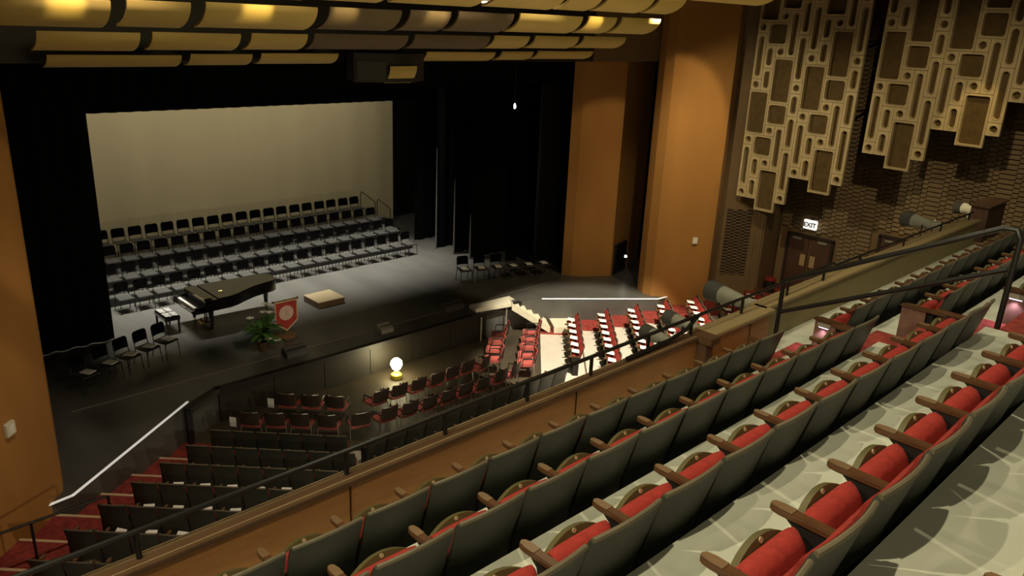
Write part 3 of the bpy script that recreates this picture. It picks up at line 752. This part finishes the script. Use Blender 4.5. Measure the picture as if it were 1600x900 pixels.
b=MB(); b.box((.0,0,1.02),(.025,1.34,.03)); q=b.build('fall_reflection','brass',o,bevel=.003); q['label']='yellow reflection on the fall board, put in as a brass strip'  # brass strip stands in for a yellow reflection on the lacquer
b=MB(); b.tube([(.62,-.2,1.02),(.72,-.22,1.02)],.014,8); b.build('lid_hinge','brass',o)
for lx,ly in ((.18,-.60),(.18,.60),(2.25,.22)):
    b=MB(); b.tube([(lx,ly,.68),(lx,ly,.45),(lx,ly,.09)],[.085,.07,.045],8); lg=b.build('leg','piano',o)
    b=MB(); b.tube([(lx-.012,ly,.045),(lx+.012,ly,.045)],.045,14); b.build('caster','brass',lg)
b=MB(); b.box((.30,0,.40),(.03,.05,.56)); b.box((.30,.14,.40),(.03,.04,.56)); b.box((.28,.07,.13),(.16,.34,.06)); ly=b.build('pedal_lyre','piano',o)
b=MB()
for dy in (-.03,.07,.17): b.box((.15,dy,.10),(.14,.035,.012))
b.build('pedals','brass',ly)
# tufted black piano bench; white wavy tubes put its reflections into colour
o=thing('piano_bench','black piano bench with white painted reflections on two tufted cushion halves, left of the piano','bench',(7.62,21.62,0),.0)
b=MB(); b.box((0,0,.42),(.42,.80,.10)); b.build('seat_frame','piano',o,bevel=.008)
for hy in (-.20,.20):
    b=MB(); b.box((0,hy,.485),(.40,.37,.04)); q=b.build('cushion','chairblack',o,bevel=.015)
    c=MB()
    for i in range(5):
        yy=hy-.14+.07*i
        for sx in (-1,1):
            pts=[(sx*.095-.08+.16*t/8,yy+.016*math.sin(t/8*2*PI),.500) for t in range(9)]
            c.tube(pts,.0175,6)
    c.build('tuft_reflections','tuftglint',q)
for sx in (-.17,.17):
    for sy in (-.36,.36):
        b=MB(); b.box((sx,sy,.185),(.05,.05,.37)); b.build('leg','piano',o,bevel=.004)
# ------------------------------------------------------------------ podium
o=thing('conductor_podium','low square conductor podium with pale tan top','podium',(12.26,20.97,0),.0)
b=MB(); b.box((0,0,.085),(.93,.90,.17)); b.build('base','podside',o,bevel=.006)
b=MB(); b.box((0,0,.185),(.96,.93,.03)); b.build('top','podtop',o,bevel=.006)
# ------------------------------------------------------------------ banner on a stand
o=thing('banner_stand','red pennant banner with cream round seal on a wooden stand','banner',(9.95,19.15,0),.0)
b=MB(); b.lathe([(.30,0),(.30,.04),(.26,.07),(.06,.09)],24); b.build('base',[mat('stand_wood',(.25,.14,.06),.4,noise=.2)],o)
b=MB(); b.tube([(0,.0,.08),(0,.0,1.10)],.016,8); b.build('pole','brass',o)
b=MB(); b.tube([(-.36,-.03,1.08),(.36,-.03,1.08)],.02,8); b.lathe([(.03,-.02),(.04,.01),(.01,.05)],10,(-.37,-.03,1.08)); b.lathe([(.03,-.02),(.04,.01),(.01,.05)],10,(.37,-.03,1.08)); b.build('crossbar','brass',o)
yb=-.05
cl_=[(-.33,1.06),(.33,1.06),(.33,.46),(.0,.20),(-.33,.46)]
b=MB(); n=len(cl_); vs=[(x,yb,z) for x,z in cl_]+[(x,yb-.01,z) for x,z in cl_]
b.add(vs,[tuple(range(n)),tuple(range(2*n-1,n-1,-1))]+[(i,(i+1)%n,n+(i+1)%n,n+i) for i in range(n)]); bn=b.build('banner_cloth','banner',o)
b=MB(); pts=[(x,yb-.008,z) for x,z in cl_]; 
for a,c in zip(pts,pts[1:]+pts[:1]): b.tube([a,c],.022,6)
b.build('fringe','fringe',bn)
def disc(r0,r1,yy,cz=.72,n=36):
    q=MB(); vs=[]; fs=[]
    for k in range(n):
        a=2*PI*k/n
        for r in (r0,r1):
            for dy in (0,-.006): vs.append((r*math.cos(a),yy+dy,cz+r*math.sin(a)))
    for k in range(n):
        i=4*k; j=4*((k+1)%n)
        fs+=[(i+1,i+3,j+3,j+1),(i,j,j+2,i+2),(i+2,j+2,j+3,i+3),(i,i+1,j+1,j)]
    q.add(vs,fs); return q
b=disc(.001,.215,yb-.012); sl=b.build('seal','seal',bn,smooth=20)
b=disc(.145,.152,yb-.018); 
for i in range(5): b.box((-.06+.03*i,yb-.02,.72),(.008,.006,.17))
b.box((0,yb-.02,.80),(.16,.006,.012)); b.box((0,yb-.02,.64),(.16,.006,.012))
for k in range(26):
    a=2*PI*k/26; b.box((.18*math.cos(a),yb-.02,.72+.18*math.sin(a)),(.02,.006,.012),ry=-a)
b.build('seal_emblem','sealink',sl)
# ------------------------------------------------------------------ lily plant
o=thing('potted_lily','leafy green potted plant with white lilies beside the red banner','plant',(8.98,18.62,0))
b=MB(); b.lathe([(.10,0),(.13,.05),(.15,.24),(.16,.27),(.14,.27),(.13,.24)],20); b.build('pot','pot',o,smooth=50)
rnd=random.Random(7)
b=MB()
for i in range(64):
    a=rnd.uniform(0,2*PI); L=rnd.uniform(.36,.68); up=rnd.uniform(.2,1.25); w=rnd.uniform(.06,.10)
    z0=.30+rnd.uniform(0,.38); c,s_=math.cos(a),math.sin(a); rows=[]
    for t in range(6):
        u=t/5; rr=.03+L*u*math.cos(up*.6)*.95; zz=z0+L*math.sin(up)*u*1.1-.50*L*u*u*(1.5-up*.5)
        ww=w*math.sin(PI*min(.98,max(.04,u*.86+.10)))
        rows.append([(c*rr-s_*ww*q,s_*rr+c*ww*q,zz-abs(q)*.012) for q in (-1,0,1)])
    b.sheet(rows,.003)
b.build('leaves','leaf',o,smooth=70)
b=MB()
for (x,y,z) in [(.14,.02,1.30),(.24,.06,1.24),(.20,-.1,1.08),(.10,.08,1.06),(-.34,-.05,1.02),(.22,-.36,.36),(.28,-.26,.32),(-.02,-.36,.45)]:
    b.tube([(x*.2,y*.2,.3),(x*.7,y*.7,z*.7),(x,y,z-.03)],.006,5)
b.build('stems','leaf',o)
b=MB()
for (x,y,z) in [(.14,.02,1.30),(.24,.06,1.24),(.20,-.1,1.08),(.10,.08,1.06),(-.34,-.05,1.02),(.22,-.36,.36),(.28,-.26,.32),(-.02,-.36,.45)]:
    for k in range(6):
        a=2*PI*k/6+x*9; c,s_=math.cos(a),math.sin(a); rows=[]
        for t in range(5):
            u=t/4; rr=.012+.10*u; zz=z-.02+.09*u-.06*u*u; ww=.040*math.sin(PI*(u*.85+.1))
            rows.append([(x+c*rr-s_*ww*q,y+s_*rr+c*ww*q,zz) for q in (-1,0,1)])
        b.sheet(rows,.003)
b.build('lilies','petal',o,smooth=70)
# ------------------------------------------------------------------ floor monitors on the apron
for x,y,l,w in [(9.50,17.85,'dark wedge monitor on the apron in front of the plant',.62),(12.32,17.75,'wedge box greyed for a bright reflection, on the apron above the lit lamp',.42),(15.05,18.0,'dark wedge monitor on the apron near the white steps',.75)]:
    o=thing('floor_monitor',l,'monitor',(x,y,0),0,'wedge boxes along the apron')
    pr=[(-.16,0),(.16,0),(.14,.12),(-.06,.24),(-.16,.22)]
    vs=[(-w/2,-a,z) for a,z in pr]+[(w/2,-a,z) for a,z in pr]; n=5
    b=MB(); b.add(vs,[tuple(range(n)),tuple(range(2*n-1,n-1,-1))]+[(i,(i+1)%n,n+(i+1)%n,n+i) for i in range(n)])
    cb=b.build('cabinet','darkgrey' if x!=12.32 else 'greymetal',o,bevel=.006)  # middle box is dark too; its bright reflection is put into the grey
    b=MB(); b.box((0,-.045,.19),(w*.9,.19,.01),0,0,-.55); b.build('grille','black',o)
# ------------------------------------------------------------------ white steps from the stage to the hall
o=thing('stage_steps','cream platform and steps leading from the stage edge to the hall floor','steps',(0,0,0))
b=MB(); b.prism([(15.52,17.72),(17.12,17.58),(16.70,17.0),(15.42,17.28)],.015,.13); b.build('platform','whitemetal',o,bevel=.006)
dv=Vector((.82,-.57,0)).normalized(); pv=Vector((.57,.82,0)).normalized()
st=Vector((16.92,17.29,0)); ang=math.atan2(dv.y,dv.x)
for i in range(5):
    c=st+dv*(.14+.25*i); z=.13-.165*(i+1)
    b=MB(); b.box((c.x,c.y,z),(.26,.66,.05),ang); b.box((c.x-dv.x*.12,c.y-dv.y*.12,z+.08),(.02,.66,.15),ang); b.build('step','whitemetal',o,bevel=.004)
for sgn in (-1,1):
    a=st+pv*.36*sgn; e=a+dv*1.30
    b=MB(); b.add([(a.x,a.y,.13),(a.x,a.y,-.10),(e.x,e.y,-.93),(e.x,e.y,-.70)]+[(a.x+pv.x*.03,a.y+pv.y*.03,z) for z in(.13,-.10)]+[(e.x+pv.x*.03,e.y+pv.y*.03,z) for z in(-.93,-.70)],[(0,1,2,3),(4,7,6,5),(0,3,7,4),(1,5,6,2),(0,4,5,1),(3,2,6,7)]); b.build('stringer','whitemetal',o)
c=st+dv*1.72
b=MB(); b.box((c.x+.1,c.y-.05,-.79),(.85,.95,.22),ang); b.build('landing','whitemetal',o,bevel=.006)
for p in ((15.6,17.2),(16.6,17.12)):
    b=MB(); b.tube([(p[0],p[1],-.95),(p[0],p[1],.02)],.025,8); b.build('leg','greymetal',o)

# ------------------------------------------------------------------ rails on the parapet and aisle
px=[1.35,2.95,3.96,4.98,5.92,6.9,7.75]
railing('parapet_rail','long black pipe rail above the wooden parapet',[(-1,4.80,5.42),(3,4.80,5.42),(7.0,4.80,5.43),(8.05,4.80,5.44),(9.3,4.80,5.44),(11.6,4.84,5.42)],.021,posts=[((x,4.80,5.20),(x,4.80,5.42)) for x in px+[8.9,10.1,11.2]])
railing('parapet_rail','curved dark pipe below the rail near the end of the wooden parapet',[(6.5,4.78,5.25),(7.3,4.78,5.27),(7.65,4.79,5.32),(7.88,4.80,5.43)],.024)
railing('parapet_rail','thin dark pipe rail on the ochre parapet',[(11.7,4.86,5.36),(14.5,4.86,5.36),(18,4.86,5.36)],.018,posts=[((x,4.86,5.22),(x,4.86,5.36)) for x in (12.6,14.4,16.2,17.8)])
railing('aisle_rail','thick black stair rail with end posts along the balcony aisle',[(9.0,4.34,4.70),(9.0,4.34,5.76),(9.0,4.30,5.80),(9.0,2.12,6.93),(9.0,2.00,6.93),(8.98,1.95,6.84),(8.93,1.95,5.65)],.030,posts=[((9.0,4.34,5.36),(9.0,2.0,6.52))])
railing('side_aisle_rail','black stair rail standing in the left red aisle',[(3.30,13.05,-.3),(3.30,13.05,.66),(3.24,12.99,.72),(1.72,12.86,.79),(1.0,12.8,.82)],.024,posts=[((2.1,12.9,.0),(2.1,12.9,.77))])

# ------------------------------------------------------------------ stage lights outside the parapet
def stage_light(rear,lens,r,label,white=False,hood=.30):
    rear=Vector(rear); lens=Vector(lens); L=(lens-rear).length; d=(lens-rear).normalized()
    o=thing('stage_light',label,'stage light',rear,0,'stage lights on the outside of the parapet')
    m='whitemetal' if white else 'greymetal'
    b=MB(); b.tube([d*0,d*.08*L,d*.34*L],[r*.45,r*.62,r*.66],14); b.build('lamp_house',m,o)
    b=MB(); b.tube([d*.34*L,d*.44*L,d*.74*L],[r*.60,r*.72,r*.98],16); b.build('barrel',m,o)
    b=MB(); b.tube([d*.74*L,d*L],[r*1.0,r*1.12],16); b.build('lens_hood','darkgrey',o)
    side=d.cross(Vector((0,0,1))).normalized(); c=d*.4*L
    b=MB(); b.tube([c+side*r*1.05,c+side*r*1.05+Vector((0,0,-r*1.6)),c-side*r*1.05+Vector((0,0,-r*1.6)),c-side*r*1.05],.014,6); b.build('yoke','blackmetal' if not white else m,o)
    b=MB(); b.tube([c+Vector((0,0,-r*1.6)),c+Vector((0,-.05,-r*1.6-.25))],.02,6); b.build('clamp','blackmetal',o)
    b=MB(); b.tube([c+side*r*1.0+Vector((0,0,.02)),c+side*(r*1.0+.06)+Vector((0,0,.08))],.02,6); b.build('knob','whitemetal',o)
stage_light((10.28,5.22,4.86),(10.50,6.25,4.82),.145,'large grey stage light on the parapet near the orange column')
stage_light((8.22,5.22,4.80),(8.45,5.95,4.72),.10,'small grey stage light outside the parapet over the right block seats')
stage_light((8.78,5.24,4.86),(8.95,5.95,4.82),.10,'small dark stage light just left of the large grey one')
stage_light((17.6,5.22,5.0),(17.95,6.15,4.98),.15,'grey stage light on the ochre parapet before the brick wall')
stage_light((20.2,5.22,5.0),(20.5,5.9,4.95),.14,'white stage light at the far right end of the parapet',True)
o=thing('stool','small black stool with bright red seat beside the double door','stool',(24.5,12.3,.0))
b=MB(); b.lathe([(.16,.62),(.19,.64),(.19,.70),(.15,.73)],18); b.build('seat','red',o)
b=MB(); b.lathe([(.19,0),(.17,.05),(.16,.62)],18); b.build('base','black',o)
pr_=MB(); pr_.box((19.0,4.86,5.05),(1.2,.34,.75)); pr_.box((19.0,4.86,5.44),(1.3,.42,.04)); struct(pr_.build('trim_10','door',bevel=.01),'brown wooden pier at the end of the ochre parapet','trim')
# ================================================================== LIGHT
WARM=(1,.86,.58)
def spot(loc,target,w,size,blend=.5,col=WARM,rad=.06):
    l=D.lights.new('house_and_fill_spot','SPOT'); l.energy=w; l.spot_size=math.radians(size); l.spot_blend=blend; l.color=col; l.shadow_soft_size=rad
    o=D.objects.new('house_and_fill_spot',l); COL.objects.link(o); o.location=loc
    o.rotation_euler=(Vector(target)-Vector(loc)).to_track_quat('-Z','Y').to_euler(); return o
def area(loc,target,w,sx,sy,col=WARM,spread=180):
    l=D.lights.new('border_and_bounce_light','AREA'); l.shape='RECTANGLE'; l.size=sx; l.size_y=sy; l.energy=w; l.color=col; l.spread=math.radians(spread)
    o=D.objects.new('border_and_bounce_light',l); COL.objects.link(o); o.location=loc
    o.rotation_euler=(Vector(target)-Vector(loc)).to_track_quat('-Z','Y').to_euler(); return o
def point(loc,w,rad,col):
    l=D.lights.new('lamp_light','POINT'); l.energy=w; l.shadow_soft_size=rad; l.color=col
    o=D.objects.new('lamp_light',l); COL.objects.link(o); o.location=loc; return o
# balcony house downlights front-left of the seats; the rest added as fill
BAL=(1,.93,.62)
for x,y,z,e in ((-.5,4.0,11.0,900),(.4,1.6,11.3,800),(-.4,-2.2,11.0,90),(3.4,-2.6,11.7,110),(9.0,-2.6,11.7,180),(5.2,5.4,11.5,420),(6.6,2.6,11.8,420),(11.4,5.0,11.7,380),(13.0,2.2,11.8,380)):
    spot((x,y,z),(x+2.2,y*.4+.6,6.0),e,110,.5,BAL,.04)
# hall: right block and walkway, left block dimmer
spot((14.2,9.4,11.0),(17.6,13.9,-.8),13500,36,.35,(1,.88,.68),.08)
spot((9.0,8.5,11.2),(8.5,14.0,-.8),700,50,.7,(1,.85,.6),.08)
spot((10.5,9.0,11.2),(12.0,14.6,-.9),1000,38,.8,(1,.86,.6),.08)
spot((8.6,9.0,11.2),(9.6,18.9,.5),800,13,.6,(1,.90,.70),.06)
spot((3.5,9,11.2),(3.2,13.8,0),1050,45,.8,(1,.8,.6),.08)
spot((10.2,5.5,2.7),(11.0,13.2,-.4),420,95,.7,(1,.86,.62),.08)
spot((5.2,5.5,2.7),(5.2,13.4,-.2),330,95,.7,(1,.86,.62),.08)
# columns and walls
spot((15.0,9.0,11.4),(21.8,14.6,3),900,34,.8,(1,.82,.5),.1)
spot((19.5,10.0,11.6),(21.0,17.6,1.3),1000,40,.22,(1,.78,.45),.1)
spot((6.5,9.5,11.2),(2.4,14.4,3),330,44,.8,(1,.82,.5),.1)
spot((17.0,13.0,8.1),(23.2,12.3,4.4),620,80,.8,(1,.86,.55),.06)
spot((15.0,5.5,11.0),(25,8.0,3.0),1100,62,.9,(1,.82,.5),.08)
spot((20.0,5.6,11.2),(23.4,6.9,6.3),420,17,.5,(1,.74,.30),.04)
# stage: borderlight high above the risers and a soft light on the backdrop
area((12.3,23.3,8.7),(12.3,23.35,0),540,12.5,.15,(1,.96,.84),48)
area((12.6,25.4,8.4),(12.6,28.3,1.6),150,13,.4,(1,.92,.70),120)
# lit lamps
point((11.90,16.60,-.50),60,.17,(1,.84,.45))
for x,y,z,l in lamps: spot((x,10.15,8.83),(x-.05,10.80,8.73),30,52,.7,(1,.80,.34),.03)
for k in (0,2): spot((9.31,rt[k]-.12,tierz[k]+.500),(9.2,rt[k]-.12,tierz[k]),7,120,.5,(.80,.70,1),.03)
# unseen area lamp added for gold bounce light on the ceiling panels
area((9.0,6.0,6.0),(9.5,13.0,8.4),60,8,2,(1,.84,.42),140)
w=D.worlds.new('hall'); SC.world=w; w.use_nodes=True
w.node_tree.nodes['Background'].inputs[0].default_value=(1,.8,.55,1); w.node_tree.nodes['Background'].inputs[1].default_value=.004
# ================================================================== CAMERA
cam=D.cameras.new('camera'); co=D.objects.new('camera',cam); COL.objects.link(co); SC.camera=co
yaw,pit_,rol=math.radians(44.4625),math.radians(18.664),math.radians(2.527)
f=Vector((math.sin(yaw)*math.cos(pit_),math.cos(yaw)*math.cos(pit_),-math.sin(pit_)))
r=Vector((math.cos(yaw),-math.sin(yaw),0)); u=r.cross(f)
r2=math.cos(rol)*r+math.sin(rol)*u; u2=-math.sin(rol)*r+math.cos(rol)*u
co.matrix_world=Matrix(((r2.x,u2.x,-f.x,0),(r2.y,u2.y,-f.y,0),(r2.z,u2.z,-f.z,8.7),(0,0,0,1)))
cam.sensor_width=36; cam.lens=1233.8/1600*36; cam.clip_end=200; cam.clip_start=.05
vs=SC.view_settings; vs.view_transform='Standard'; vs.look='None'; vs.exposure=0; vs.gamma=1; vs.use_curve_mapping=False
